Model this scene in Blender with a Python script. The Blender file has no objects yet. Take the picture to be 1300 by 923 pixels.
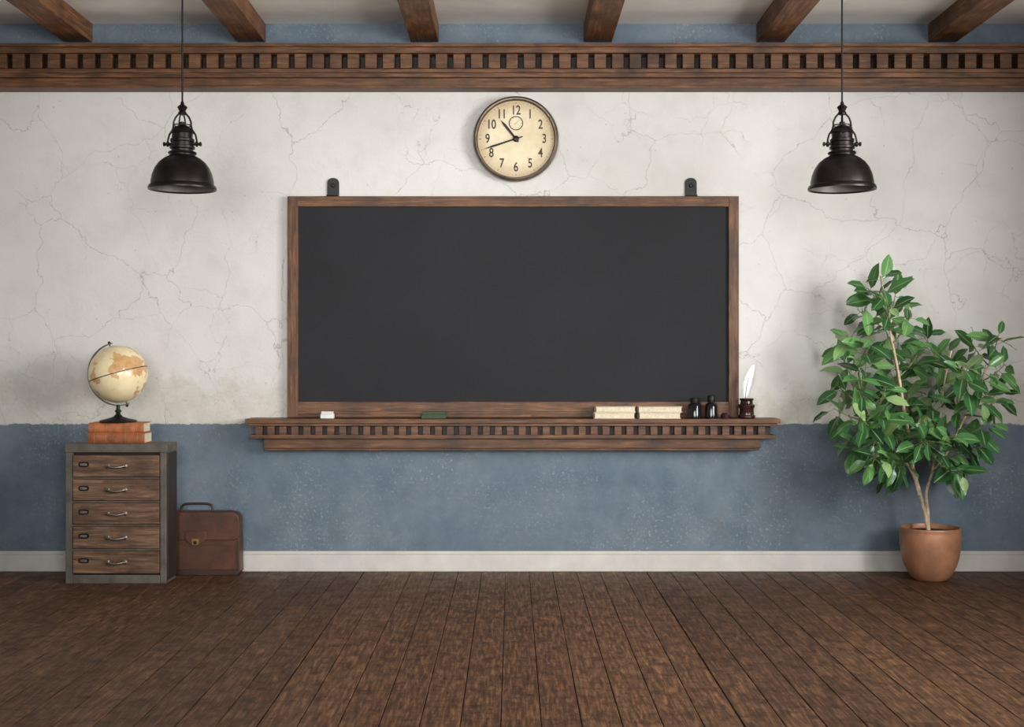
import bpy, bmesh, math, random
from mathutils import Vector, Matrix, noise
random.seed(7)
scene = bpy.context.scene
scene.view_settings.view_transform = 'Standard'
scene.view_settings.look = 'None'
D = 10.0; F = 1650.0; EYE = 1.618
def W(px, py, d=0.0):
    s = (D - d) / F
    return Vector(((px - 650) * s, -d, EYE + (458 - py) * s))
def X(px, d=0.0): return (px - 650) * (D - d) / F
def Z(py, d=0.0): return EYE + (458 - py) * (D - d) / F
def L(n, d=0.0): return n * (D - d) / F
def lin(c):
    return tuple(((v/255)/12.92 if v/255 <= .04045 else ((v/255+.055)/1.055)**2.4) for v in c) + (1.0,)

# ------------------------------------------------------------------ materials
class NT:
    def __init__(s, name):
        s.m = bpy.data.materials.new(name); s.m.use_nodes = True
        s.t = s.m.node_tree; s.b = s.t.nodes['Principled BSDF']
    def put(s, inp, v):
        if isinstance(v, bpy.types.NodeSocket): s.t.links.new(v, inp)
        else: inp.default_value = v
    def math(s, op, a, b=0.0, c=None):
        nd = s.t.nodes.new('ShaderNodeMath'); nd.operation = op
        s.put(nd.inputs[0], a); s.put(nd.inputs[1], b)
        if c is not None: s.put(nd.inputs[2], c)
        return nd.outputs[0]
    def mix(s, f, a, b, mode='MIX'):
        nd = s.t.nodes.new('ShaderNodeMix'); nd.data_type = 'RGBA'; nd.blend_type = mode
        s.put(nd.inputs[0], f); s.put(nd.inputs[6], a); s.put(nd.inputs[7], b)
        return nd.outputs[2]
    def noise(s, vec, scale, detail=4, rough=.55, dist=0.0):
        nd = s.t.nodes.new('ShaderNodeTexNoise')
        s.put(nd.inputs['Vector'], vec); nd.inputs['Scale'].default_value = scale
        nd.inputs['Detail'].default_value = detail; nd.inputs['Roughness'].default_value = rough
        nd.inputs['Distortion'].default_value = dist
        return nd.outputs[0]
    def ramp(s, f, *st):
        nd = s.t.nodes.new('ShaderNodeValToRGB'); s.put(nd.inputs[0], f)
        e = nd.color_ramp.elements
        while len(e) < len(st): e.new(.5)
        for i, (p, c) in enumerate(st):
            e[i].position = p; e[i].color = c if len(c) == 4 else lin(c)
        return nd.outputs[0]
    def step(s, v, a, b):
        nd = s.t.nodes.new('ShaderNodeMapRange'); s.put(nd.inputs[0], v)
        nd.inputs[1].default_value = a; nd.inputs[2].default_value = b
        return nd.outputs[0]
    def scale(s, vec, sc):
        nd = s.t.nodes.new('ShaderNodeMapping'); s.put(nd.inputs[0], vec)
        nd.inputs['Scale'].default_value = sc
        return nd.outputs[0]
    def obj(s): return s.t.nodes.new('ShaderNodeTexCoord').outputs['Object']
    def pos(s): return s.t.nodes.new('ShaderNodeNewGeometry').outputs['Position']
    def bump(s, h, st=.3, dist=.01):
        nd = s.t.nodes.new('ShaderNodeBump'); s.put(nd.inputs['Height'], h)
        nd.inputs['Strength'].default_value = st; nd.inputs['Distance'].default_value = dist
        s.t.links.new(nd.outputs[0], s.b.inputs['Normal'])
    def out(s, col=None, rough=None, metal=None, **kw):
        if col is not None: s.put(s.b.inputs['Base Color'], col)
        if rough is not None: s.put(s.b.inputs['Roughness'], rough)
        if metal is not None: s.put(s.b.inputs['Metallic'], metal)
        for k, v in kw.items(): s.put(s.b.inputs[k], v)
        return s.m

def wood(name, dark, mid, light, axis='x', rough=.5, sc=1.0):
    n = NT(name); o = n.pos()
    v = {'x': (1.2, 16, 16), 'y': (16, 1.2, 16), 'z': (16, 16, 1.2)}[axis]
    g = n.noise(n.scale(o, tuple(k*sc for k in v)), 3.0, 6, .65, .6)
    b = n.noise(o, 3.5*sc, 4, .6)
    c = n.ramp(g, (.3, dark), (.5, mid), (.72, light))
    c = n.mix(n.step(b, .45, .75), c, lin(dark))
    sp = n.noise(n.scale(o, tuple(k*.5 for k in v)), 14, 3, .6)
    c = n.mix(n.step(sp, .64, .77), c, lin(tuple(k*.5 for k in dark)))
    n.bump(g, .35, .004)
    return n.out(c, rough, 0, **{'Specular IOR Level': .35})

def plain(name, col, rough=.5, metal=0.0, var=.12, sc=12, bump=.1, **kw):
    n = NT(name); o = n.obj()
    f = n.noise(o, sc, 4, .6)
    a = lin(tuple(max(0, c*(1-var)) for c in col)); b = lin(tuple(min(255, c*(1+var)) for c in col))
    c = n.mix(n.step(f, .3, .7), a, b)
    if bump: n.bump(n.noise(o, sc*4, 4, .6), bump, .003)
    return n.out(c, rough, metal, **kw)

def plaster():
    n = NT('plaster_two_tone'); p = n.pos()
    sx = n.t.nodes.new('ShaderNodeSeparateXYZ'); n.t.links.new(p, sx.inputs[0]); z = sx.outputs[2]
    ax = n.math('ABSOLUTE', sx.outputs[0], 0)
    big = n.noise(p, .9, 4, .6); med = n.noise(p, 4, 6, .65); fine = n.noise(p, 38, 5, .65); grit = n.noise(p, 130, 3, .6)
    white = n.mix(n.step(big, .35, .68), lin((214, 212, 208)), lin((201, 198, 192)))
    white = n.mix(n.math('MULTIPLY', n.step(med, .50, .75), .4), white, lin((186, 182, 175)))
    # worn zone above dado, climbing a little toward the corners
    zz = n.math('ADD', z, n.math('MULTIPLY', n.math('SUBTRACT', med, .5), .8))
    zz = n.math('SUBTRACT', zz, n.math('MULTIPLY', ax, .045))
    worn = n.math('SUBTRACT', 1.0, n.step(zz, 1.26, 1.38))
    wornc = n.mix(n.step(n.noise(p, 9, 7, .75), .36, .66), lin((204, 199, 189)), lin((184, 179, 169)))
    white = n.mix(n.math('MULTIPLY', worn, .7), white, wornc)
    spots = n.math('MULTIPLY', n.step(n.noise(p, 30, 5, .7), .57, .65), worn)
    white = n.mix(n.math('MULTIPLY', spots, .3), white, lin((150, 146, 138)))
    edge = worn
    blue = n.mix(n.step(n.noise(p, 2.2, 6, .7), .35, .68), lin((94, 109, 122)), lin((116, 127, 137)))
    blue = n.mix(n.math('MULTIPLY', n.step(med, .46, .66), .45), blue, lin((84, 97, 108)))
    streak = n.step(n.noise(p, 6, 8, .8), .56, .64)
    blue = n.mix(n.math('MULTIPLY', streak, .35), blue, lin((134, 141, 146)))
    chips = n.math('MULTIPLY', n.step(n.noise(p, 42, 4, .7), .57, .61), n.step(n.noise(p, 1.7, 3, .6), .44, .60))
    blue = n.mix(n.math('MULTIPLY', chips, .5), blue, lin((164, 166, 164)))
    ze = n.math('ADD', z, n.math('MULTIPLY', n.math('SUBTRACT', n.noise(p, 7, 7, .75), .5), .07))
    low = n.math('SUBTRACT', 1.0, n.step(ze, 1.128, 1.136))
    high = n.step(z, 3.90, 3.905)
    isb = n.math('MAXIMUM', low, high)
    c = n.mix(isb, white, blue)
    # cracks
    dn = n.t.nodes.new('ShaderNodeTexNoise'); dn.inputs['Scale'].default_value = 1.6; dn.inputs['Detail'].default_value = 6
    dn.inputs['Roughness'].default_value = .55
    n.t.links.new(p, dn.inputs['Vector'])
    off = n.t.nodes.new('ShaderNodeVectorMath'); off.operation = 'SCALE'; off.inputs['Scale'].default_value = .55
    n.t.links.new(dn.outputs['Color'], off.inputs[0])
    add = n.t.nodes.new('ShaderNodeVectorMath'); add.operation = 'ADD'
    n.t.links.new(p, add.inputs[0]); n.t.links.new(off.outputs[0], add.inputs[1])
    def cracks(scale, w, m0, m1, ms):
        vo = n.t.nodes.new('ShaderNodeTexVoronoi'); vo.feature = 'DISTANCE_TO_EDGE'; vo.inputs['Scale'].default_value = scale
        n.t.links.new(add.outputs[0], vo.inputs['Vector'])
        line = n.math('SUBTRACT', 1.0, n.step(vo.outputs['Distance'], w*.3, w))
        return n.math('MULTIPLY', line, n.step(n.noise(p, ms, 3, .5), m0, m1))
    cr = n.math('MAXIMUM', cracks(1.35, .0036, .40, .48, 1.1), cracks(2.3, .0040, .50, .58, 1.5))
    c = n.mix(n.math('MULTIPLY', cr, .40), c, lin((112, 108, 102)))
    # small pits
    pit = n.step(n.noise(p, 24, 2, .5), .715, .74)
    c = n.mix(n.math('MULTIPLY', pit, .4), c, lin((140, 134, 126)))
    h = n.math('ADD', n.math('MULTIPLY', med, .6), n.math('MULTIPLY', fine, .35))
    h = n.math('ADD', h, n.math('MULTIPLY', n.math('MULTIPLY', grit, .1), 1.0))
    h = n.math('SUBTRACT', h, n.math('MULTIPLY', cr, .18))
    h = n.math('SUBTRACT', h, n.math('MULTIPLY', edge, .12))
    n.bump(h, .6, .013)
    return n.out(c, .88, 0, **{'Specular IOR Level': .25})

def floor_mat():
    n = NT('floor_planks'); p = n.pos()
    at = n.t.nodes.new('ShaderNodeAttribute'); at.attribute_name = 'tone'
    tone = at.outputs['Fac']
    g = n.noise(n.scale(p, (16, 1.3, 1)), 3.5, 7, .68, .5)
    c = n.ramp(g, (.32, (62, 42, 28)), (.5, (106, 74, 51)), (.68, (156, 114, 82)))
    c = n.mix(n.step(n.noise(p, 9, 8, .8), .48, .66), c, lin((56, 38, 27)))
    dirt = n.step(n.noise(n.scale(p, (3, 1, 1)), 26, 6, .75), .56, .66)
    c = n.mix(n.math('MULTIPLY', dirt, .55), c, lin((38, 26, 19)))
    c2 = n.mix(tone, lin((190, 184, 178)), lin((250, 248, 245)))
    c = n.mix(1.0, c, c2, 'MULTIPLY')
    r = n.step(n.noise(p, 6, 6, .7), .3, .75)
    n.bump(n.math('ADD', g, n.noise(p, 30, 4, .6)), .3, .003)
    return n.out(c, n.math('ADD', n.math('MULTIPLY', r, .25), .46), 0, **{'Specular IOR Level': .3})

M = {}
M['plaster'] = plaster()
M['floor'] = floor_mat()
M['ceil'] = plain('ceiling_plaster', (230, 225, 217), .9, 0, .04, 3, .25)
M['base'] = plain('baseboard_paint', (196, 192, 185), .5, 0, .04, 5, .08)
M['beam'] = wood('beam_wood', (64, 40, 24), (112, 74, 45), (154, 108, 70), 'y')
M['woodx'] = wood('dark_wood_x', (54, 35, 22), (96, 63, 39), (136, 94, 61), 'x')
M['woodz'] = wood('dark_wood_z', (54, 35, 22), (96, 63, 39), (136, 94, 61), 'z')
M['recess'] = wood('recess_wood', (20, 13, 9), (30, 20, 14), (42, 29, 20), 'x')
M['drawer'] = wood('drawer_wood', (62, 45, 34), (106, 79, 60), (148, 116, 90), 'x', .55)
M['greyframe'] = plain('weathered_grey_paint', (86, 80, 72), .6, .1, .2, 9, .3)
M['cabside'] = wood('cabinet_side', (34, 27, 22), (50, 40, 32), (66, 54, 44), 'z')  # side wood darkened in its colour to stand in for shade
M['steel'] = plain('aged_steel', (140, 134, 126), .38, 1.0, .15, 20, .1)
M['bronze'] = plain('dark_bronze', (42, 37, 36), .36, .75, .2, 12, .08)
M['casebronze'] = plain('clock_case_bronze', (98, 86, 74), .4, .6, .2, 12, .1)
M['black'] = plain('black_metal', (30, 29, 29), .45, .5, .15, 12, .1)
M['lampin'] = plain('shade_inner', (120, 112, 104), .5, .2, .08, 12, 0)
M['slate'] = plain('slate_board', (44, 45, 47), .8, 0, .05, 1.6, .04, **{'Specular IOR Level': .12})
M['bulb'] = plain('bulb_glass', (215, 210, 198), .2, 0, .02, 5, 0)
M['cloth'] = plain('cord', (20, 19, 18), .8)
M['leather'] = plain('brown_leather', (72, 41, 27), .45, 0, .25, 7, .3)
M['leatherd'] = plain('dark_leather', (50, 29, 20), .45, 0, .2, 7, .3)
M['brass'] = plain('brass', (205, 165, 90), .3, 1.0, .1, 20, .05)
M['bookcov'] = plain('book_leather', (164, 98, 60), .5, 0, .2, 14, .2)
M['bookcov2'] = plain('book_leather_dark', (140, 82, 50), .5, 0, .2, 14, .2)
M['gilt'] = plain('gilt_band', (180, 140, 84), .4, .5, .1, 14, .1)
M['paper'] = plain('paper_edges', (206, 194, 168), .8, 0, .08, 60, .1)
M['creamcov'] = plain('cream_cover', (192, 180, 156), .6, 0, .08, 10, .1)
M['chalk'] = plain('chalk_white', (214, 211, 206), .85, 0, .04, 20, .1)
M['felt'] = plain('green_felt', (58, 74, 54), .9, 0, .12, 60, .3)
M['ink'] = plain('dark_ink_glass', (18, 16, 20), .12, 0, .2, 10, 0)
M['inkred'] = plain('inkwell_ceramic', (48, 26, 26), .2, 0, .2, 10, 0)
M['feather'] = plain('feather', (240, 238, 234), .8, 0, .04, 60, .2)
M['quill'] = plain('feather_shaft', (96, 84, 68), .6, 0, .1, 40, .1)
M['pot'] = plain('terracotta_glaze', (166, 117, 88), .4, .12, .12, 6, .1)
M['soil'] = plain('soil', (48, 34, 25), .95, 0, .35, 60, 1.0)
M['bark'] = plain('ficus_bark', (200, 178, 150), .8, 0, .15, 22, .5)
M['twig'] = plain('green_twig', (120, 128, 78), .6, 0, .15, 22, .2)
M['ink_black'] = plain('numeral_paint', (56, 46, 36), .6, 0, .1, 30, 0)

def clockface():
    n = NT('aged_clock_face'); o = n.obj()
    ln = n.t.nodes.new('ShaderNodeVectorMath'); ln.operation = 'LENGTH'; n.t.links.new(n.scale(o, (1, 0, 1)), ln.inputs[0])
    f = n.noise(o, 7, 5, .65)
    c = n.mix(n.step(f, .35, .7), lin((222, 208, 176)), lin((204, 186, 148)))
    e = n.step(n.math('ADD', ln.outputs['Value'], n.math('MULTIPLY', f, .06)), .22, .34)
    c = n.mix(e, c, lin((172, 148, 110)))
    return n.out(c, .45, 0)
M['face'] = clockface()
def globemat():
    n = NT('antique_globe_map'); o = n.obj()
    f = n.noise(o, 4.6, 7, .58)
    land = n.step(f, .515, .53)
    sea = n.mix(n.step(n.noise(o, 9, 4, .6), .3, .7), lin((240, 224, 184)), lin((224, 202, 156)))
    lc = n.mix(n.step(n.noise(o, 22, 4, .6), .35, .65), lin((194, 148, 98)), lin((210, 170, 120)))
    return n.out(n.mix(land, sea, lc), .28, 0)
M['globe'] = globemat()
def leafmat():
    n = NT('ficus_leaf')
    at = n.t.nodes.new('ShaderNodeAttribute'); at.attribute_name = 'leafdat'
    sp = n.t.nodes.new('ShaderNodeSeparateColor'); n.t.links.new(at.outputs['Color'], sp.inputs[0])
    c = n.ramp(sp.outputs[0], (0, (30, 66, 38)), (.4, (56, 104, 58)), (.75, (92, 140, 80)), (1, (150, 180, 120)))
    rib = n.math('SUBTRACT', 1.0, n.step(sp.outputs[1], .03, .14))
    c = n.mix(n.math('MULTIPLY', rib, .6), c, lin((164, 188, 130)))
    geo = n.t.nodes.new('ShaderNodeNewGeometry')
    c = n.mix(n.math('MULTIPLY', geo.outputs['Backfacing'], .55), c, lin((150, 174, 128)))
    m = n.out(c, .28, 0)
    tr = n.t.nodes.new('ShaderNodeBsdfTranslucent'); n.put(tr.inputs[0], n.mix(.5, c, lin((150, 190, 70))))
    mx = n.t.nodes.new('ShaderNodeMixShader'); mx.inputs[0].default_value = .14
    n.t.links.new(n.b.outputs[0], mx.inputs[1]); n.t.links.new(tr.outputs[0], mx.inputs[2])
    n.t.links.new(mx.outputs[0], n.t.nodes['Material Output'].inputs[0])
    return m
M['leaf'] = leafmat()

# ------------------------------------------------------------------ mesh builder
class MB:
    def __init__(s): s.v = []; s.f = []; s.mi = []; s.mats = []
    def mid(s, m):
        if m not in s.mats: s.mats.append(m)
        return s.mats.index(m)
    def add(s, vs, fs, m, T=None):
        o = len(s.v); i = s.mid(m)
        for v in vs:
            v = Vector(v); s.v.append(T @ v if T else v)
        for f in fs: s.f.append([k+o for k in f]); s.mi.append(i)
        return o
    def box(s, x0, x1, y0, y1, z0, z1, m, T=None):
        if x0 > x1: x0, x1 = x1, x0
        if y0 > y1: y0, y1 = y1, y0
        if z0 > z1: z0, z1 = z1, z0
        vs = [(x0,y0,z0),(x1,y0,z0),(x1,y1,z0),(x0,y1,z0),(x0,y0,z1),(x1,y0,z1),(x1,y1,z1),(x0,y1,z1)]
        fs = [(3,2,1,0),(4,5,6,7),(0,1,5,4),(1,2,6,5),(2,3,7,6),(3,0,4,7)]
        return s.add(vs, fs, m, T)
    def lathe(s, prof, c, m, n=40, T=None):
        vs = []; rings = []
        for r, z in prof:
            if r < 1e-6: rings.append([len(vs)]); vs.append((c[0], c[1], c[2]+z))
            else:
                rings.append(list(range(len(vs), len(vs)+n)))
                for k in range(n):
                    a = 2*math.pi*k/n; vs.append((c[0]+r*math.cos(a), c[1]+r*math.sin(a), c[2]+z))
        fs = []
        for a, b in zip(rings, rings[1:]):
            for k in range(n):
                k2 = (k+1) % n
                if len(a) == 1 and len(b) == 1: continue
                if len(a) == 1: fs.append((a[0], b[k2], b[k]))
                elif len(b) == 1: fs.append((a[k], a[k2], b[0]))
                else: fs.append((a[k], a[k2], b[k2], b[k]))
        s.add(vs, fs, m, T)
    def tube(s, pts, rad, m, n=10, T=None):
        pts = [Vector(p) for p in pts]
        if not isinstance(rad, (list, tuple)): rad = [rad]*len(pts)
        vs = []; u = None
        for i, p in enumerate(pts):
            t = (pts[min(i+1, len(pts)-1)] - pts[max(i-1, 0)]).normalized()
            if u is None:
                u = t.cross(Vector((0, 1, 0)))
                if u.length < .1: u = t.cross(Vector((1, 0, 0)))
            u = (u - t*u.dot(t)).normalized(); w = t.cross(u)
            for k in range(n):
                a = 2*math.pi*k/n; vs.append(p + (u*math.cos(a)+w*math.sin(a))*rad[i])
        fs = []
        for i in range(len(pts)-1):
            for k in range(n):
                k2 = (k+1) % n; fs.append((i*n+k, i*n+k2, (i+1)*n+k2, (i+1)*n+k))
        fs.append(tuple(reversed(range(n)))); fs.append(tuple(range((len(pts)-1)*n, len(pts)*n)))
        s.add(vs, fs, m, T)
    def prism(s, outline, y0, y1, m, T=None):
        n = len(outline)
        vs = [(x, y0, z) for x, z in outline] + [(x, y1, z) for x, z in outline]
        fs = [tuple(range(n)), tuple(reversed(range(n, 2*n)))]
        for k in range(n): k2 = (k+1) % n; fs.append((k, k+n, k2+n, k2))
        s.add(vs, fs, m, T)
    def obj(s, name, bevel=0, origin='bottom', parent=None, smooth=True, segs=2):
        me = bpy.data.meshes.new(name)
        xs = [v.x for v in s.v]; ys = [v.y for v in s.v]; zs = [v.z for v in s.v]
        if origin == 'bottom': o = Vector(((min(xs)+max(xs))/2, (min(ys)+max(ys))/2, min(zs)))
        elif origin is None: o = Vector((0, 0, 0))
        else: o = Vector(origin)
        me.from_pydata([tuple(v-o) for v in s.v], [], s.f)
        for m in s.mats: me.materials.append(M[m])
        me.polygons.foreach_set('material_index', s.mi)
        bm = bmesh.new(); bm.from_mesh(me); bmesh.ops.recalc_face_normals(bm, faces=bm.faces) if smooth != 'leaf' else None
        bm.to_mesh(me); bm.free()
        me.polygons.foreach_set('use_smooth', [True]*len(me.polygons))
        me.set_sharp_from_angle(angle=math.radians(38))
        ob = bpy.data.objects.new(name, me); scene.collection.objects.link(ob); ob.location = o
        if bevel:
            b = ob.modifiers.new('bevel', 'BEVEL'); b.width = bevel; b.segments = segs; b.limit_method = 'ANGLE'; b.angle_limit = math.radians(40)
            b.harden_normals = True
        if parent: 
            ob.parent = parent; ob.location = o - parent.location
        return ob
def empty(name, loc):
    e = bpy.data.objects.new(name, None); scene.collection.objects.link(e); e.location = loc; e.empty_display_size = .1
    return e

# ------------------------------------------------------------------ room shell
HW = 4.6; YB = -11.6; H = Z(30)
b = MB(); b.box(-HW-.15, HW+.15, 0, .15, -.02, H+.1, 'plaster'); b.obj('wall_back', origin=None)
b = MB(); b.box(-HW-.15, -HW, YB, 0, -.02, H+.1, 'plaster'); b.obj('wall_left', origin=None)
def wall_with_openings(name, axis, at, th, a0, a1, opens):
    b = MB()
    def bx(p0, p1, z0, z1):
        if axis == 'x': b.box(at, at+th, p0, p1, z0, z1, 'plaster')
        else: b.box(p0, p1, at, at+th, z0, z1, 'plaster')
    cur = a0
    for (o0, o1, z0, z1) in opens:
        bx(cur, o0, -.02, H+.1); bx(o0, o1, -.02, z0); bx(o0, o1, z1, H+.1); cur = o1
    bx(cur, a1, -.02, H+.1)
    b.obj(name, origin=None)
def window(name, axis, at, o0, o1, z0, z1):
    b = MB(); w = .06
    def bx(p0, p1, q0, q1, t=.06):
        if axis == 'x': b.box(at+.04, at+.04+t, p0, p1, q0, q1, 'base')
        else: b.box(p0, p1, at-.04-t, at-.04, q0, q1, 'base')
    bx(o0, o0+w, z0, z1); bx(o1-w, o1, z0, z1); bx(o0, o1, z0, z0+w); bx(o0, o1, z1-w, z1)
    m = (o0+o1)/2; bx(m-.02, m+.02, z0+w, z1-w, .04)
    bx(o0+w, o1-w, z0+(z1-z0)*.62, z0+(z1-z0)*.62+.035, .04)
    b.obj(name, .004)
ro = [(-7.0, -5.4, 1.2, 3.6), (-4.9, -3.3, 1.2, 3.6)]
wall_with_openings('wall_right', 'x', HW, .15, YB, 0, ro)
for i, o in enumerate(ro): window('window_%d' % (i+1), 'x', HW, o[0], o[1], o[2], o[3])
bo = [(-3.0, -.8, 1.3, 3.8), (.8, 3.0, 1.3, 3.8)]  # unseen window openings added behind the camera for the front fill
wall_with_openings('wall_front', 'y', YB-.15, .15, -HW-.15, HW+.15, bo)
for i, o in enumerate(bo): window('window_%d' % (i+3), 'y', YB, o[0], o[1], o[2], o[3])
b = MB(); b.box(-HW-.15, HW+.15, YB-.15, .15, H, H+.12, 'ceil'); b.obj('ceiling', origin=None)

# floor planks
b = MB(); tones = []
pw = .1805; gap = .004
xs0 = X(463)
k0 = -int((xs0+HW)/pw)-2
xx = []
for k in range(k0, 80):
    a = xs0 + k*pw
    if a < HW and a+pw > -HW: xx.append((k, max(a, -HW), min(a+pw, HW)))
for k, a, c in xx:
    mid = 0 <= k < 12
    y = 0.0
    first = True
    while y > YB:
        ln = random.uniform(1.6, 3.2) if not mid else random.uniform(4.5, 6)
        if first: ln *= random.uniform(.25, 1) if not mid else 1
        first = False
        y2 = max(y-ln, YB)
        g = gap
        x0, x1, y0, y1 = a+g/2, c-g/2, y2+g/2, y-g/2
        if k == 0: x0 += .003
        if k == 11: x1 -= .003
        e = .0025
        vs = [(x0,y0,-.03),(x1,y0,-.03),(x1,y1,-.03),(x0,y1,-.03),(x0,y0,-e),(x1,y0,-e),(x1,y1,-e),(x0,y1,-e),
              (x0+e,y0+e,0),(x1-e,y0+e,0),(x1-e,y1-e,0),(x0+e,y1-e,0)]
        fs = [(0,1,5,4),(1,2,6,5),(2,3,7,6),(3,0,4,7),(4,5,9,8),(5,6,10,9),(6,7,11,10),(7,4,8,11),(8,9,10,11)]
        b.add(vs, fs, 'floor')
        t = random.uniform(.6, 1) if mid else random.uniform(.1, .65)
        tones += [t]*12
        y = y2
b.box(-HW, HW, YB, 0, -.06, -.028, 'recess'); tones += [0]*8
fl = b.obj('floor', origin=None)
at = fl.data.attributes.new('tone', 'FLOAT', 'POINT'); at.data.foreach_set('value', tones)

# baseboards
def bb(name, f):
    b = MB(); f(b); b.obj(name, .004)
zt = Z(700, .025)
bb('baseboard_back', lambda b: (b.box(-HW, HW, -.022, 0, 0, zt-.025, 'base'), b.box(-HW, HW, -.014, 0, zt-.025, zt, 'base'), b.box(-HW,HW,-.026,0,0,.012,'base')))
bb('baseboard_left', lambda b: (b.box(-HW, -HW+.022, YB, -.03, 0, zt-.025, 'base'), b.box(-HW, -HW+.014, YB, -.03, zt-.025, zt, 'base')))
bb('baseboard_right', lambda b: (b.box(HW-.022, HW, YB, -.03, 0, zt-.025, 'base'), b.box(HW-.014, HW, YB, -.03, zt-.025, zt, 'base')))

# ceiling beams
bz = Z(54)
for i, cpx in enumerate([100, 319.5, 539, 759, 978, 1196]):
    cx = X(cpx); w = L(36)/2
    b = MB(); b.box(cx-w, cx+w, YB, 0, bz, H, 'beam')
    b.obj('ceiling_beam' if i == 0 else 'ceiling_beam.%03d' % i, .008)

# cornice with dentils
b = MB()
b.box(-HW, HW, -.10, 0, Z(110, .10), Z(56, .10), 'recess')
b.box(-HW, HW, -.26, 0, Z(59, .26), Z(54.5, .26), 'woodx')
b.box(-HW, HW, -.235, 0, Z(67, .235), Z(59, .235), 'woodx')
b.box(-HW, HW, -.155, 0, Z(70.5, .155), Z(66, .155), 'woodx')
b.box(-HW, HW, -.215, 0, Z(92, .215), Z(87, .215), 'woodx')
b.box(-HW, HW, -.195, 0, Z(98, .195), Z(91.5, .195), 'woodx')
b.box(-HW, HW, -.15, 0, Z(110, .15), Z(98, .15), 'woodx')
b.box(-HW, HW, -.165, 0, Z(111.5, .165), Z(108.5, .165), 'woodx')
per = L(22.4, .19); k = -int(HW/per)
while k*per < HW:
    cx = k*per; hw = L(7.4, .19)
    if abs(cx)+hw < HW: b.box(cx-hw, cx+hw, -.19, -.09, Z(86.5, .19), Z(67.5, .19), 'woodx')
    k += 1
b.obj('trim_cornice', .004)

# ------------------------------------------------------------------ blackboard
e = empty('blackboard', W(651, 530, 0))
b = MB(); d = .055
xl, xr, zb, ztp = X(365, d), X(938, d), Z(530, d), Z(249, d)
xi, xj, zi, zj = X(378.5, d), X(925, d), Z(510, d), Z(262.5, d)
b.box(xl, xr, -d, -.004, zj, ztp, 'woodx'); b.box(xl, xr, -d, -.004, zb, zi, 'woodx')
b.obj('frame_rails', .005, parent=e)
b = MB()
b.box(xl, xi, -d-.002, -.004, zb, ztp, 'woodz'); b.box(xj, xr, -d-.002, -.004, zb, ztp, 'woodz'); b.obj('frame_stiles', .005, parent=e)
b = MB(); b.box(xi-.01, xj+.01, -.03, -.006, zi-.01, zj+.01, 'slate'); b.obj('slate', parent=e)
b = MB(); b.box(xi, xj, -.064, -.05, Z(526,.07), Z(522,.07), 'woodx'); b.obj('chalk_rail', .003, parent=e)
b = MB()
for cx in (422.5, 877.5):
    c = X(cx, .03); hw = L(7.5); z0 = Z(262); z1 = Z(232); out = []
    out = [(c-hw, z0), (c+hw, z0), (c+hw, z1)]
    for k in range(1, 8):
        a = math.pi*k/8; out.append((c+hw*math.cos(a), z1+hw*.8*math.sin(a)))
    out.append((c-hw, z1))
    b.prism(out, -.014, -.001, 'black')
    b.box(c-hw, c+hw, -.062, -.008, Z(249,.05)+.001, Z(249,.05)+.010, 'black')
    T = Matrix.Translation((c, -.014, Z(236))) @ Matrix.Rotation(math.radians(90), 4, 'X')
    b.lathe([(.016, 0), (.016, .006), (.010, .012), (0, .013)], (0,0,0), 'black', 16, T)
b.obj('hanging_brackets', .002, parent=e)

# ------------------------------------------------------------------ chalk shelf
b = MB(); sz = Z(532, .27)
b.box(X(311,.27), X(991,.27), -.27, 0, Z(537.5,.27), sz, 'woodx')
b.box(X(315,.25), X(987,.25), -.25, 0, Z(541,.25), Z(537.5,.25), 'woodx')
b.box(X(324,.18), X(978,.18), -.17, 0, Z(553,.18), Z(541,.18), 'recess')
b.box(X(317,.235), X(985,.235), -.235, 0, Z(557,.235), Z(552,.235), 'woodx')
b.box(X(335,.17), X(966,.17), -.17, 0, Z(569,.17), Z(557,.17), 'woodx')
b.box(X(337,.15), X(964,.15), -.15, 0, Z(572,.15), Z(569,.15), 'woodx')
p0 = 324; per = 15.2; k = 0
while p0+k*per+9 < 982:
    x0 = X(p0+k*per, .22); b.box(x0, x0+L(9.0), -.222, -.15, Z(552.5,.22), Z(541,.22), 'woodx'); k += 1
b.obj('chalk_shelf', .003)
ST = sz
def bookflat(b, x0, x1, y0, y1, z0, h, cov):
    t = min(.006, h*.12)
    b.box(x0, x1, y0, y1, z0, z0+t, cov); b.box(x0, x1, y0, y1, z0+h-t, z0+h, cov)
    b.box(x0, x1, y1-.006, y1, z0, z0+h, cov)
    b.box(x0+.006, x1-.006, y0+.007, y1-.006, z0+t, z0+h-t, 'paper')
b = MB(); d = .2
bookflat(b, X(754,d), X(806,d), -.22, -.08, ST, L(8,d), 'creamcov')
bookflat(b, X(756,d), X(807,d), -.215, -.085, ST+L(8,d), L(7.5,d), 'creamcov'); b.obj('stack_of_books', .001)
b = MB()
bookflat(b, X(811,d), X(864,d), -.22, -.08, ST, L(8,d), 'creamcov')
bookflat(b, X(810,d), X(866,d), -.218, -.085, ST+L(8,d), L(7.5,d), 'creamcov'); b.obj('stack_of_books.001', .001)
b = MB(); b.box(X(407,.17), X(424,.17), -.19, -.13, ST, ST+L(6,.17), 'chalk'); b.box(X(408,.17), X(423,.17), -.187, -.133, ST+L(6,.17), ST+L(9,.17), 'chalk')
b.obj('chalk_eraser', .004)
b = MB(); b.box(X(535,.17), X(566,.17), -.19, -.13, ST, ST+L(5,.17), 'felt'); b.box(X(536,.17), X(565,.17), -.187, -.133, ST+L(5,.17), ST+L(9,.17), 'felt')
b.obj('board_eraser', .004)
def P(lst, s): return [(r*s, z*s) for r, z in lst]
u = L(1, .18)
b = MB()
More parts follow.
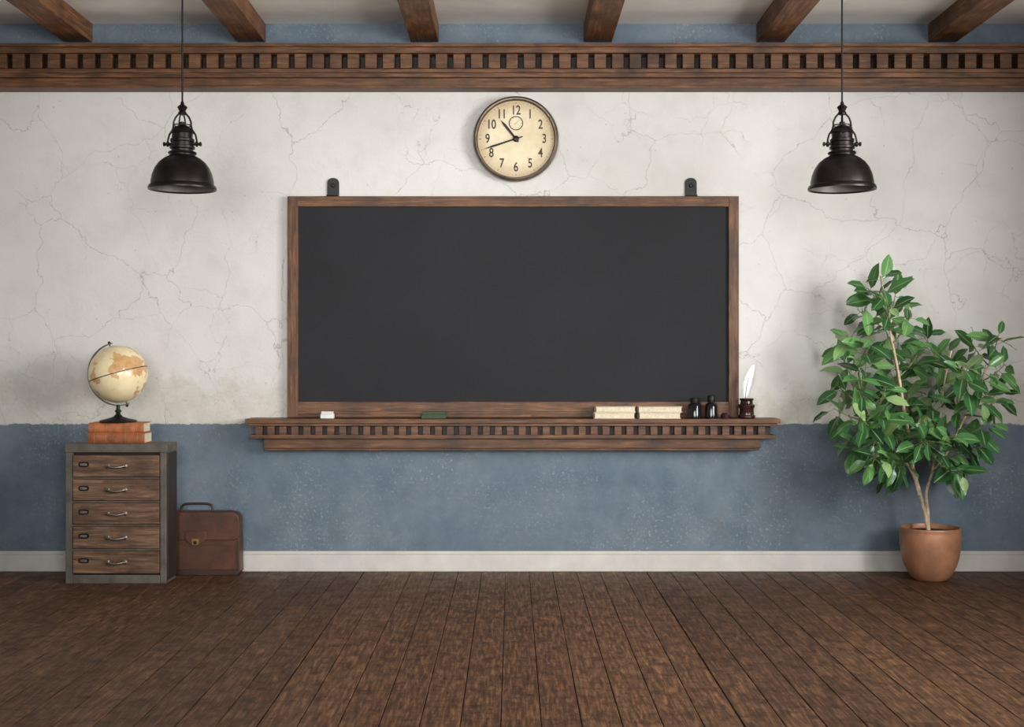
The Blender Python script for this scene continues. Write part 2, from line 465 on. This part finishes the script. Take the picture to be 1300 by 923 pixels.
b.lathe(P([(0,0),(7.5,0),(8.5,1),(8.5,16),(7.5,18),(5,19.5),(5,20)], u), (X(882,.16), -.16, ST), 'ink', 28)
b.lathe(P([(5.6,19.5),(5.8,20),(5.8,25),(5,26),(0,26)], u), (X(882,.16), -.16, ST), 'black', 28); b.obj('ink_bottle')
b = MB()
b.lathe(P([(0,0),(7,0),(8,1),(8,15),(7,18),(4,20.5),(4,22)], u), (X(903,.16), -.16, ST), 'ink', 28)
b.lathe(P([(4.8,21),(5,21.5),(5,28),(4,29.5),(0,29.5)], u), (X(903,.16), -.16, ST), 'black', 28)
b.obj('ink_bottle.001')
b = MB()
b.lathe(P([(0,0),(5.5,0),(6,1),(6,5),(4,7),(0,7)], u), (X(921,.16), -.16, ST), 'inkred', 24)
b.obj('ink_pot')
b = MB()
c = (X(948,.17), -.165, ST)
b.lathe(P([(0,0),(9,0),(11,1.5),(11,4),(9.5,5),(9,12),(10.5,15),(10.5,17),(8,19),(7.5,22),(9,24),(9,25.5),(6,25.5),(5,18),(0,18)], u), c, 'inkred', 32)
b.obj('inkwell')
# quill standing in the inkwell: two solid vanes either side of a tapering shaft
b = MB()
p0 = Vector((c[0]-.012, c[1], ST+L(19,.17))); p1 = Vector((X(957,.17), c[1]+.004, Z(463,.17)))
sp = []
NQ = 30
for k in range(NQ+1):
    t = k/NQ; p = p0.lerp(p1, t); p.x += -.016*math.sin(math.pi*t); sp.append(p)
b.tube(sp, [.0042*(1-.7*k/NQ) for k in range(NQ+1)], 'quill', 8)
for side, wmax in ((-1, .026), (1, .036)):
    vs = []; fs = []
    for k in range(NQ+1):
        t = k/NQ; s_ = max(0, (t-.14)/.86)
        wd = wmax*(math.sin(math.pi*min(1, s_**.9))**.55) if 0 < s_ < 1 else .0005
        if k % 7 == 3: wd *= .72
        o_ = sp[k]+Vector((side*wd, 0, wd*.55)); i_ = sp[k]
        vs += [i_+Vector((0,-.002,0)), o_+Vector((0,-.001,0)), o_+Vector((0,.001,0)), i_+Vector((0,.002,0))]
    for k in range(NQ):
        for j in range(4): j2 = (j+1) % 4; fs.append((k*4+j, k*4+j2, k*4+4+j2, k*4+4+j))
    fs += [(0,1,2,3), (NQ*4+3, NQ*4+2, NQ*4+1, NQ*4)]
    b.add(vs, fs, 'feather')
b.obj('quill_pen')

# ------------------------------------------------------------------ wall clock
cc = W(655, 176.5, .06); cc.y = 0
e = empty('wall_clock', cc)
u = L(1, .06); RX = Matrix.Translation(cc) @ Matrix.Rotation(math.radians(90), 4, 'X')
b = MB()
b.lathe([(0, .002), (50*u, .002), (51.5*u, .02), (54*u, .05), (54.2*u, .07), (53.5*u, .085), (51.5*u, .093), (50*u, .092), (49*u, .082), (48.5*u, .06), (0, .058)], (0,0,0), 'casebronze', 72, RX)
b.obj('case', parent=e)
b = MB(); b.lathe([(48.7*u, .060), (48.7*u, .062), (30*u, .063), (0, .063)], (0,0,0), 'face', 64, RX); b.obj('dial', parent=e, origin=cc)
b = MB()
def text(s, size, x, y, z, rot=0):
    cu = bpy.data.curves.new('t', 'FONT'); cu.body = s; cu.size = size; cu.align_x = 'CENTER'; cu.align_y = 'CENTER'; cu.extrude = .0006
    cu.offset = size*.016
    ob = bpy.data.objects.new('t', cu); scene.collection.objects.link(ob)
    dg = bpy.context.evaluated_depsgraph_get(); dg.update()
    me = bpy.data.meshes.new_from_object(ob.evaluated_get(dg))
    T = RX @ Matrix.Translation((x, y, z)) @ Matrix.Rotation(rot, 4, 'Z') @ Matrix.Diagonal((.82, 1.1, 1, 1))
    b.add([v.co for v in me.vertices], [tuple(p.vertices) for p in me.polygons], 'ink_black', T)
    bpy.data.objects.remove(ob)
for h in range(1, 13):
    a = math.radians(90-30*h)
    text(str(h), 15*u, 36*u*math.cos(a), 36*u*math.sin(a), .0645)
for k in range(60):
    a = 2*math.pi*k/60; T = RX @ Matrix.Rotation(a, 4, 'Z'); w = .0022 if k % 5 == 0 else .001
    b.box((45 if k % 5 else 44.5)*u, 46.5*u, -w, w, .0635, .0648, 'ink_black', T)
T = RX @ Matrix.Translation((0, 20*u, 0))
b.lathe([(8*u, .0635), (8.6*u, .0648), (9.2*u, .0635)], (0,0,0), 'ink_black', 32, T)
for k in range(12):
    b.box(6*u, 8*u, -.0008, .0008, .0635, .0648, 'ink_black', T @ Matrix.Rotation(k*math.pi/6, 4, 'Z'))
b.box(-3*u, 6*u, -.001, .001, .065, .066, 'ink_black', T @ Matrix.Rotation(.7, 4, 'Z'))
b.obj('numerals', parent=e, smooth=True)
b = MB()
def hand(ang, ln, w, z, tail):
    T = RX @ Matrix.Rotation(math.radians(90-ang), 4, 'Z')
    vs = [(-tail, -w*.6, z), (-tail, w*.6, z), (0, w*.7, z), (ln*.72, w, z), (ln, 0, z), (ln*.72, -w, z), (0, -w*.7, z)]
    vs2 = [(x_, y_, z_+.003) for x_, y_, z_ in vs]; n_ = 7
    fs = [tuple(reversed(range(n_))), tuple(range(n_, 2*n_))]+[(k, (k+1) % n_, (k+1) % n_+n_, k+n_) for k in range(n_)]
    b.add(vs+vs2, fs, 'bronze', T)
hand(321, 31*u, 1.7*u, .068, 5*u); hand(252, 43*u, 1.25*u, .073, 9*u)
b.lathe([(4*u, .063), (4*u, .078), (2.5*u, .082), (0, .083)], (0,0,0), 'bronze', 24, RX)
b.obj('hands', parent=e)

# ------------------------------------------------------------------ pendant lamps
def pendant(px, name):
    d = 1.5; u = L(1, d); c = Vector((X(px, d), -d, 0)); zz = lambda py: Z(py, d)
    e = empty(name, (c.x, c.y, zz(245)))
    def pr(l): return [(r*u, zz(y)) for r, y in l]
    o = (c.x, c.y, 0)
    b = MB()
    b.lathe(pr([(39.5,239),(42.5,241),(42.8,239.5),(42,236.5),(39.5,234.5),(39.3,231),(37.5,222),(34,213.5),(29,206.5),(23,201.5),(17.5,198.5),(15.5,197.5),(15.5,194)]), o, 'bronze', 64)
    b.obj('shade', parent=e)
    b = MB(); b.lathe(pr([(39.4,239.2),(38,231),(36,222.5),(32.5,214.5),(27.5,208),(21,203),(14,200),(0,199.5)]), o, 'lampin', 64); b.obj('shade_inner', parent=e)
    b = MB()
    b.lathe(pr([(0,196),(17,196),(18,194.5),(17,193),(13.5,192.5),(13.5,190),(15.8,189),(15.8,186),(13.8,185),(13.8,181),(15.2,180),(15.2,177),(13,176),(13,170),(14,169),(13.6,167),(10.5,162.5),(6,159.5),(3.5,158.5),(3.5,155),(0,154.5)]), o, 'bronze', 40)
    for sgn in (-1, 1):
        T = Matrix.Translation((c.x, c.y, zz(183))) @ Matrix.Rotation(sgn*math.pi/2, 4, 'Y')
        b.lathe([(2*u, 12*u), (2*u, 17*u), (3.6*u, 17.3*u), (3.6*u, 19.5*u), (1.6*u, 20*u), (1.6*u, 21.3*u), (2.8*u, 22*u), (2.8*u, 24*u), (0, 25*u)], (0,0,0), 'bronze', 18, T)
    b.obj('socket_housing', parent=e)
    b = MB()
    for sgn in (-1, 1):
        pts = [(18.2,186),(18.3,178),(16.5,171),(12.5,165),(11.2,160),(11,155),(8.5,149),(5,145),(3,142),(2.5,138)]
        b.tube([(c.x+sgn*a*u, c.y, zz(y)) for a, y in pts], 1.25*u, 'bronze', 10)
        b.tube([(c.x+sgn*a*u*.15, c.y+sgn*a*u*.8, zz(y)) for a, y in pts[2:]], 1.0*u, 'bronze', 8)
    b.lathe(pr([(0,147),(4.5,146),(5.5,143.5),(4,141),(5,139),(6.5,136.5),(5,134.5),(2.5,133),(2,130),(1,128),(0,127.5)]), o, 'bronze', 24)
    b.lathe(pr([(10.3,160),(12.2,160),(12.2,158.8),(10.3,158.8),(10.3,160)]), o, 'bronze', 32)
    b.obj('yoke', parent=e)
    b = MB(); b.lathe(pr([(0,234),(5,232.5),(8,228),(8.3,223),(6.5,217),(4,212),(3.6,208),(3.6,200)]), o, 'bulb', 28); b.obj('bulb', parent=e)
    b = MB(); b.tube([(c.x, c.y, zz(129)), (c.x, c.y, 3.9), (c.x, c.y, H-.03)], .006, 'cloth', 8)
    b.lathe([(0, H-.06), (.02, H-.055), (.05, H-.03), (.055, H), (0, H)], o, 'bronze', 28); b.obj('cord', parent=e)
pendant(231.5, 'pendant_lamp'); pendant(1069, 'pendant_lamp.001')

# ------------------------------------------------------------------ cabinet
d = .57; dr = .30
b = MB(); zc = Z(563.5, d)
xl, xr = X(83, d), X(212, d)
fw = L(9, d)
e = empty('drawer_cabinet', ((xl+xr)/2, -(d+dr)/2, 0))
b.box(xl, xl+fw, -d, -dr, 0, zc-.02, 'greyframe'); b.box(xr-fw, xr-.006, -d, -dr, 0, zc-.02, 'greyframe')
b.box(xl-.004, xr+.004, -d-.008, -dr, zc-L(11, d), zc, 'greyframe')
b.box(xl+fw, xr-fw, -d, -dr, 0, Z(730, d), 'greyframe')
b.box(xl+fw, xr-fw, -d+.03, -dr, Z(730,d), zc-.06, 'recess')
b.obj('carcass', .005, parent=e)
b = MB(); b.box(xr-.008, xr, -d+.02, -dr+.01, .02, zc-.07, 'cabside'); b.obj('side_panel', .002, parent=e)
rows = [(578, 605.5), (608.5, 635.5), (638.5, 665.5), (668.5, 696.5), (699.5, 728)]
b = MB()
for (a, c2) in rows[:-1]: b.box(xl+fw, xr-fw, -d+.004, -d+.04, Z(c2+.6, d)-L(2,d), Z(c2+.6, d), 'greyframe')
b.obj('rails', .002, parent=e)
for i, (a, c2) in enumerate(rows):
    b = MB(); x0, x1, z0, z1 = xl+fw+.004, xr-fw-.004, Z(c2, d), Z(a, d)
    b.box(x0, x1, -d-.006, -dr-.02, z0, z1, 'drawer')
    b.obj('drawer_%d' % (i+1), .004, parent=e)
    b = MB(); m = (x0+x1)/2 + .002; zm = (z0+z1)/2; r = L(13, d)
    for sgn in (-1, 1):
        T = Matrix.Translation((m+sgn*r*.85, -d-.006, zm+.002)) @ Matrix.Rotation(math.radians(90), 4, 'X')
        b.lathe([(0,0), (.017,0), (.017,.003), (.008,.008), (.007,.022), (0,.023)], (0,0,0), 'steel', 18, T)
    pts = []
    for k in range(13):
        t = k/12; pts.append((m+r*.95*(2*t-1), -d-.024-.012*math.sin(math.pi*t), zm+.002-.012*math.sin(math.pi*t)+.002))
    b.tube(pts, [.006+.004*math.sin(math.pi*k/12) for k in range(13)], 'steel', 12)
    lx = x0+L(14, d); lz = zm+.012; w, h = L(6.5, d), L(3.3, d)
    out = []
    for k in range(24):
        an = 2*math.pi*k/24; cx_, sx_ = math.cos(an), math.sin(an)
        out.append((lx+w*math.copysign(abs(cx_)**.55, cx_), lz+h*math.copysign(abs(sx_)**.55, sx_)))
    b.prism(out, -d-.010, -d-.006, 'bronze')
    out2 = [(lx+(p[0]-lx)*.7, lz+(p[1]-lz)*.5) for p in out]; b.prism(out2, -d-.0115, -d-.006, 'steel')
    b.obj('drawer_pull_%d' % (i+1), parent=e)
# books on the cabinet
cd = .42; b = MB()
h1, h2 = L(13.5, cd), L(12.5, cd)
def spinebook(b, x0, x1, y0, y1, z0, h, cov):
    b.box(x0, x1, y0+.01, y1, z0, z0+.006, cov); b.box(x0, x1, y0+.01, y1, z0+h-.006, z0+h, cov)
    b.box(x0+.008, x1-.008, y0+.012, y1-.01, z0+.006, z0+h-.006, 'paper')
    n_ = 9; vs = []; fs = []
    for k in range(n_):
        a = math.pi*k/(n_-1); yy = y0+.012-.014*math.sin(a); zz_ = z0+h/2-math.cos(a)*h/2
        vs += [(x0, yy, zz_), (x1, yy, zz_)]
    for k in range(n_-1): fs.append((2*k, 2*k+1, 2*k+3, 2*k+2))
    fs.append(tuple(2*k for k in range(n_))); fs.append(tuple(2*k+1 for k in reversed(range(n_)))); fs.append((0, 2*n_-2, 2*n_-1, 1))
    b.add(vs, fs, cov)
    for f_ in (.12, .33, .67, .88):
        xc = x0+(x1-x0)*f_; vs = []; fs = []
        for k in range(n_):
            a = math.pi*k/(n_-1); yy = y0+.012-.0165*math.sin(a); zz_ = z0+h/2-math.cos(a)*h/2
            vs += [(xc-.002, yy, zz_), (xc+.002, yy, zz_)]
        for k in range(n_-1): fs.append((2*k, 2*k+1, 2*k+3, 2*k+2))
        b.add(vs, fs, 'gilt')
spinebook(b, X(112, .52), X(184, .52), -.54, -.31, zc, h1, 'bookcov2')
spinebook(b, X(113.5, .51), X(183, .51), -.53, -.32, zc+h1, h2, 'bookcov')
b.obj('stack_of_leather_books')
zbk = zc+h1+h2
# globe
gd = .43; u = L(1, gd); g = W(150, 475, gd); R = 36.5*u
e = empty('desk_globe', (g.x, g.y, zbk))
tilt = Matrix.Translation(g) @ Matrix.Rotation(math.radians(-16), 4, 'Y')
b = MB(); nseg = 32
b.lathe([(R*math.sin(math.pi*k/nseg), -R*math.cos(math.pi*k/nseg)) for k in range(nseg+1)], (0,0,0), 'globe', 64, tilt)
b.obj('sphere', parent=e, origin=g)
b = MB(); b.lathe([(R*1.0, -.003), (R*1.012, -.003), (R*1.012, .003), (R*1.0, .003)], (0,0,0), 'black', 64, tilt); b.obj('equator_band', parent=e)
b = MB()
T2 = tilt @ Matrix.Rotation(math.radians(172), 4, 'Z')
vs = []; fs = []; K = 40; Ra = R*1.09
for k in range(K+1):
    a = math.radians(-95+190*k/K); cx_, sz_ = math.cos(a), math.sin(a)
    for rr, yy in ((Ra-.004, -.013), (Ra+.003, -.013), (Ra+.003, .013), (Ra-.004, .013)): vs.append((rr*cx_, yy, rr*sz_))
for k in range(K):
    for j in range(4): j2 = (j+1) % 4; fs.append((k*4+j, k*4+j2, k*4+4+j2, k*4+4+j))
fs += [(3,2,1,0), (K*4, K*4+1, K*4+2, K*4+3)]
b.add(vs, fs, 'steel', T2)
for s_ in (-1, 1):
    b.lathe([(.004, s_*R*.98), (.004, s_*Ra), (.011, s_*(Ra+.003)), (.011, s_*(Ra+.012)), (.004, s_*(Ra+.02)), (0, s_*(Ra+.022))], (0,0,0), 'black', 16, tilt)
b.obj('meridian_ring', parent=e)
b = MB(); zt_ = g.z - Ra*.985
b.lathe([(0, 0), (23*u, 0), (23.5*u, 1.2*u), (22*u, 2.6*u), (14*u, 4.5*u), (6*u, 7*u), (3.2*u, 10*u), (2.6*u, 12*u), (4*u, 13.5*u), (4*u, 15*u), (2.4*u, 16*u), (2.2*u, zt_-zbk), (0, zt_-zbk+.004)], (g.x, g.y, zbk), 'black', 40)
b.obj('stand', parent=e)

# ------------------------------------------------------------------ briefcase
y0, y1 = -.21, -.06; df = .21
u = L(1, df); x0, x1 = X(197, df), X(304, df); zt = Z(651, df); xc = X(248, df)
e = empty('leather_briefcase', (xc, (y0+y1)/2, 0))
def rrect(x0, x1, z0, z1, rt, rb, n=8, tp=0.0):
    out = []
    for cx, cz, r, a0 in ((x1-rb, z0+rb, rb, -90), (x1-rt-tp, z1-rt, rt, 0), (x0+rt+tp, z1-rt, rt, 90), (x0+rb, z0+rb, rb, 180)):
        for k in range(n+1):
            a = math.radians(a0+90*k/n); out.append((cx+r*math.cos(a), cz+r*math.sin(a)))
    return out
b = MB(); b.prism(rrect(x0, x1, .003, zt, .06, .03, tp=.006), y0+.012, y1, 'leather')
b.prism(rrect(x0+.006, x1-.006, 0, .04, .004, .018), y0+.006, y1, 'leatherd')
b.obj('body', .018, parent=e, segs=4)
b = MB()
zm = Z(686, df)
b.prism(rrect(x0-.001, x1+.001, zm, zt+.004, .06, .05, tp=.005), y0, y0+.016, 'leather')
b.prism(rrect(xc-.08, xc+.08, zm-.028, zm+.07, .02, .05), y0-.003, y0+.008, 'leather')
b.box(x0+.07, x1-.07, y0+.014, y1-.004, zt-.012, zt+.005, 'leather')
b.obj('flap', .006, parent=e, segs=3)
b = MB()
b.prism(rrect(x0+.03, x1-.03, .045, zm-.04, .01, .025), y0+.004, y0+.014, 'leather')
for xx_ in (x0+.016, x1-.016):
    b.tube([(xx_, y0+.010, .03), (xx_, y0+.008, .15), (xx_, y0+.010, zm-.005)], .004, 'leatherd', 8)
b.obj('front_pocket', .003, parent=e)
b = MB()
b.prism(rrect(xc-.026, xc+.026, zm-.035, zm+.012, .006, .012), y0-.008, y0+.002, 'brass')
b.prism(rrect(xc-.012, xc+.012, zm-.028, zm-.004, .003, .005), y0-.013, y0-.006, 'black')
b.obj('lock', .002, parent=e)
b = MB(); hp = []
hw = L(20, df)
for k in range(21):
    t = k/20; a = math.pi*t; hp.append((xc-hw*math.copysign(abs(math.cos(a))**.45, math.cos(a)), (y0+y1)/2-.02, zt+.004+L(10, df)*math.sin(a)**.5 if 0 < k < 20 else zt))
b.tube(hp, .0095, 'leatherd', 12)
for s_ in (-1, 1):
    b.box(xc+s_*hw-.014, xc+s_*hw+.014, (y0+y1)/2-.032, (y0+y1)/2-.008, zt-.004, zt+.012, 'leatherd')
b.obj('handle', parent=e)

# ------------------------------------------------------------------ potted plant
pd = .38; u = L(1, pd); pc = Vector((X(1181, pd), -pd, 0))
e = empty('potted_rubber_plant', pc)
b = MB()
prof = [(0,0),(20,0),(22,1.5),(27,8),(32,18),(35.5,30),(37.5,44),(38,54),(37.6,60),(37.2,63),(37.8,65),(37.3,66.5),(35.8,66.5),(35,64),(35,60)]
b.lathe([(r*u, z*u) for r, z in prof], pc, 'pot', 64)
b.obj('pot', parent=e)
b = MB(); b.lathe([(35.4*u, 60.5*u), (20*u, 62*u), (0, 63*u)], pc, 'soil', 40); b.obj('soil', parent=e)
def PW(x_, y_, dd): return W(x_, y_, dd)
def cr(pts, n=6):
    out = []; q = [pts[0]]+pts+[pts[-1]]
    for i in range(1, len(q)-2):
        for k in range(n):
            t = k/n; a, b_, c_, d_ = q[i-1], q[i], q[i+1], q[i+2]
            out.append(.5*((2*b_)+(c_-a)*t+(2*a-5*b_+4*c_-d_)*t*t+(3*b_-a-3*c_+d_)*t**3))
    out.append(pts[-1]); return out
trunks = [
    (cr([PW(*p) for p in [(1180,680,.38),(1174,650,.38),(1166,620,.40),(1159,594,.42),(1155,560,.45),(1148,520,.47),(1140,470,.48),(1130,420,.48),(1122,375,.45),(1118,350,.44)]]), .017, .006),
    (cr([PW(*p) for p in [(1179,682,.37),(1178,650,.36),(1176,625,.36),(1184,598,.38),(1190,560,.42),(1195,520,.45),(1200,480,.46),(1208,445,.45)]]), .013, .005),
    (cr([PW(*p) for p in [(1166,628,.40),(1158,600,.48),(1140,575,.55),(1115,545,.55),(1095,505,.52),(1085,460,.48)]]), .010, .004),
    (cr([PW(*p) for p in [(1184,600,.38),(1205,570,.5),(1225,530,.52),(1245,490,.5),(1258,455,.48)]]), .010, .004),
]
b = MB()
for pts, r0, r1 in trunks:
    n_ = len(pts); b.tube(pts, [r0+(r1-r0)*k/(n_-1) for k in range(n_)], 'bark', 10)
tips = [(1118,350),(1102,366),(1138,366),(1088,392),(1128,388),(1158,398),(1075,425),(1105,425),(1140,425),(1172,424),(1070,455),(1100,458),(1135,455),(1165,450),
 (1200,448),(1232,432),(1268,424),(1062,488),(1090,492),(1125,490),(1155,488),(1188,475),(1222,465),(1252,462),(1276,462),(1058,518),(1092,530),(1120,525),(1150,520),(1182,512),
 (1215,505),(1245,500),(1268,498),(1070,550),(1108,562),(1138,556),(1165,550),(1195,545),(1225,540),(1258,535),(1100,585),(1135,592),(1205,580),(1232,575),(1222,600),(1150,500),(1175,530),(1120,405),
 (1150,545),(1180,560),(1210,550),(1130,470),(1170,500),(1080,572),(1118,602),(1245,560)]
def leaf(base, dr_, nrm, Ln, Wd, tone):
    dr_ = dr_.normalized(); nrm = (nrm - dr_*nrm.dot(dr_)).normalized(); sd = dr_.cross(nrm)
    st = [0, .06, .18, .34, .5, .66, .8, .91, 1.0]; wd = [.03, .28, .72, .97, 1.0, .9, .66, .32, .0]
    drp = random.uniform(.05, .25); fold = random.uniform(.08, .38); tw = random.uniform(-.2, .2)
    vs = []; dat = []
    for t, w in zip(st, wd):
        c_ = base + dr_*(Ln*t*(1-drp*.3*t)) - nrm*(Ln*drp*t*t)
        for q in (-1, -.5, 0, .5, 1):
            s2 = sd*math.cos(tw*t)+nrm*math.sin(tw*t)
            vs.append(c_ + s2*(q*w*Wd/2) + nrm*(abs(q)*w*Wd/2*fold + .004*math.sin(q*3+t*14)*abs(q)))
            dat.append((tone, abs(q), t, 1))
    fs = []
    for i in range(len(st)-1):
        for j in range(4): fs.append((i*5+j, i*5+j+1, i*5+j+6, i*5+j+5))
    return vs, fs, dat
LB = MB(); LD = []
for ti, (tx, ty) in enumerate(tips):
    spread = .30 if ty < 400 else .42
    td = .50 + random.uniform(-spread, spread*.95)
    td = max(.16, td)
    tip = PW(tx, ty, td)
    best = None
    for pts, r0, r1 in trunks:
        for k, p in enumerate(pts[8:]):
            if p.z > tip.z - (.12 if ty < 560 else .02): continue
            if p.z < .80: continue
            dd = (p-tip).length + abs((tip.z-p.z)-.3)*.7
            if best is None or dd < best[0]: best = (dd, p)
    p0 = best[1] if best else trunks[0][0][19]
    ctrl = (p0+tip)*.5 + Vector((0, 0, -.03 if ty < 560 else .07)) + (tip-p0)*.1
    pts = [p0*(1-t)**2+ctrl*2*t*(1-t)+tip*t*t for t in [k/10 for k in range(11)]]
    b.tube(pts, [.0055-.003*k/10 for k in range(11)], 'twig', 7)
    nl = random.randint(7, 10) if ty < 560 else random.randint(8, 11); ph = random.uniform(0, 6.28)
    for k in range(nl):
        t = .38+.62*(k+.5)/nl
        p = p0*(1-t)**2+ctrl*2*t*(1-t)+tip*t*t
        tan = ((tip-ctrl)*t+(ctrl-p0)*(1-t)).normalized()
        a = ph+k*2.4
        u1 = tan.cross(Vector((0, 1, .1))).normalized(); u2 = tan.cross(u1)
        rad = u1*math.cos(a)+u2*math.sin(a)
        dr_ = (rad*(1.2-.5*t) + tan*(.2+.4*t) + Vector((0, -.12, random.uniform(-.75, .0)))).normalized()
        nrm = Vector((random.uniform(-.6, .6), random.uniform(-1.2, 0), random.uniform(.3, 1.0)))
        Ln = random.uniform(.145, .22)*(1 if k < nl-2 else .72); Wd = Ln*random.uniform(.38, .50)
        pet = p+dr_*random.uniform(.025, .05)
        tone = min(1, max(0, random.gauss(.45, .28)))
        vs, fs, dat = leaf(pet, dr_, nrm, Ln, Wd, tone)
        if max(v.y for v in vs) > -.03 or min(v.z for v in vs) < .60: continue
        if max(v.x for v in vs) > X(1298, .5): continue
        b.tube([p, pet+dr_*.004], .0018, 'twig', 5)
        LB.add(vs, fs, 'leaf'); LD += dat
b.obj('stems', parent=e, origin=pc)
lo = LB.obj('foliage', parent=e, origin=pc, smooth='leaf')
ca = lo.data.color_attributes.new('leafdat', 'FLOAT_COLOR', 'POINT')
ca.data.foreach_set('color', [c_ for q in LD for c_ in q])

# ------------------------------------------------------------------ light
def area(name, loc, target, sx, sy, power, col=(1, 1, 1), spread=180):
    l = bpy.data.lights.new(name, 'AREA'); l.shape = 'RECTANGLE'; l.size = sx; l.size_y = sy; l.energy = power; l.color = col
    l.spread = math.radians(spread)
    o = bpy.data.objects.new(name, l); scene.collection.objects.link(o); o.location = loc
    o.rotation_euler = (Vector(target)-Vector(loc)).to_track_quat('-Z', 'Y').to_euler()
    return o
for i, o in enumerate(ro):
    y_ = (o[0]+o[1])/2
    area('window_daylight_right_%d' % i, (HW+.35, y_, 2.5), (-.4, y_+3.4, 2.0), 1.6, 2.3, 172, (1, .995, .98), 125)
for i, o in enumerate(bo):
    x_ = (o[0]+o[1])/2
    area('window_daylight_front_%d' % i, (x_, YB-.3, 2.6), (-x_*.2-.5, 0, 2.3), 2.2, 2.4, 48, (1, .995, .98), 54)  # added fill lamps behind the camera, narrowed so the wall corners fall off
w = bpy.data.worlds.new('daylight'); scene.world = w; w.use_nodes = True
w.node_tree.nodes['Background'].inputs[0].default_value = (.8, .88, 1, 1); w.node_tree.nodes['Background'].inputs[1].default_value = .5

cam = bpy.data.cameras.new('camera'); co = bpy.data.objects.new('camera', cam); scene.collection.objects.link(co)
co.location = (0, -D, EYE); co.rotation_euler = (math.radians(90), 0, 0)
cam.sensor_fit = 'HORIZONTAL'; cam.sensor_width = 36; cam.lens = 36*F/1300; cam.shift_y = -3.5/1300
scene.camera = co
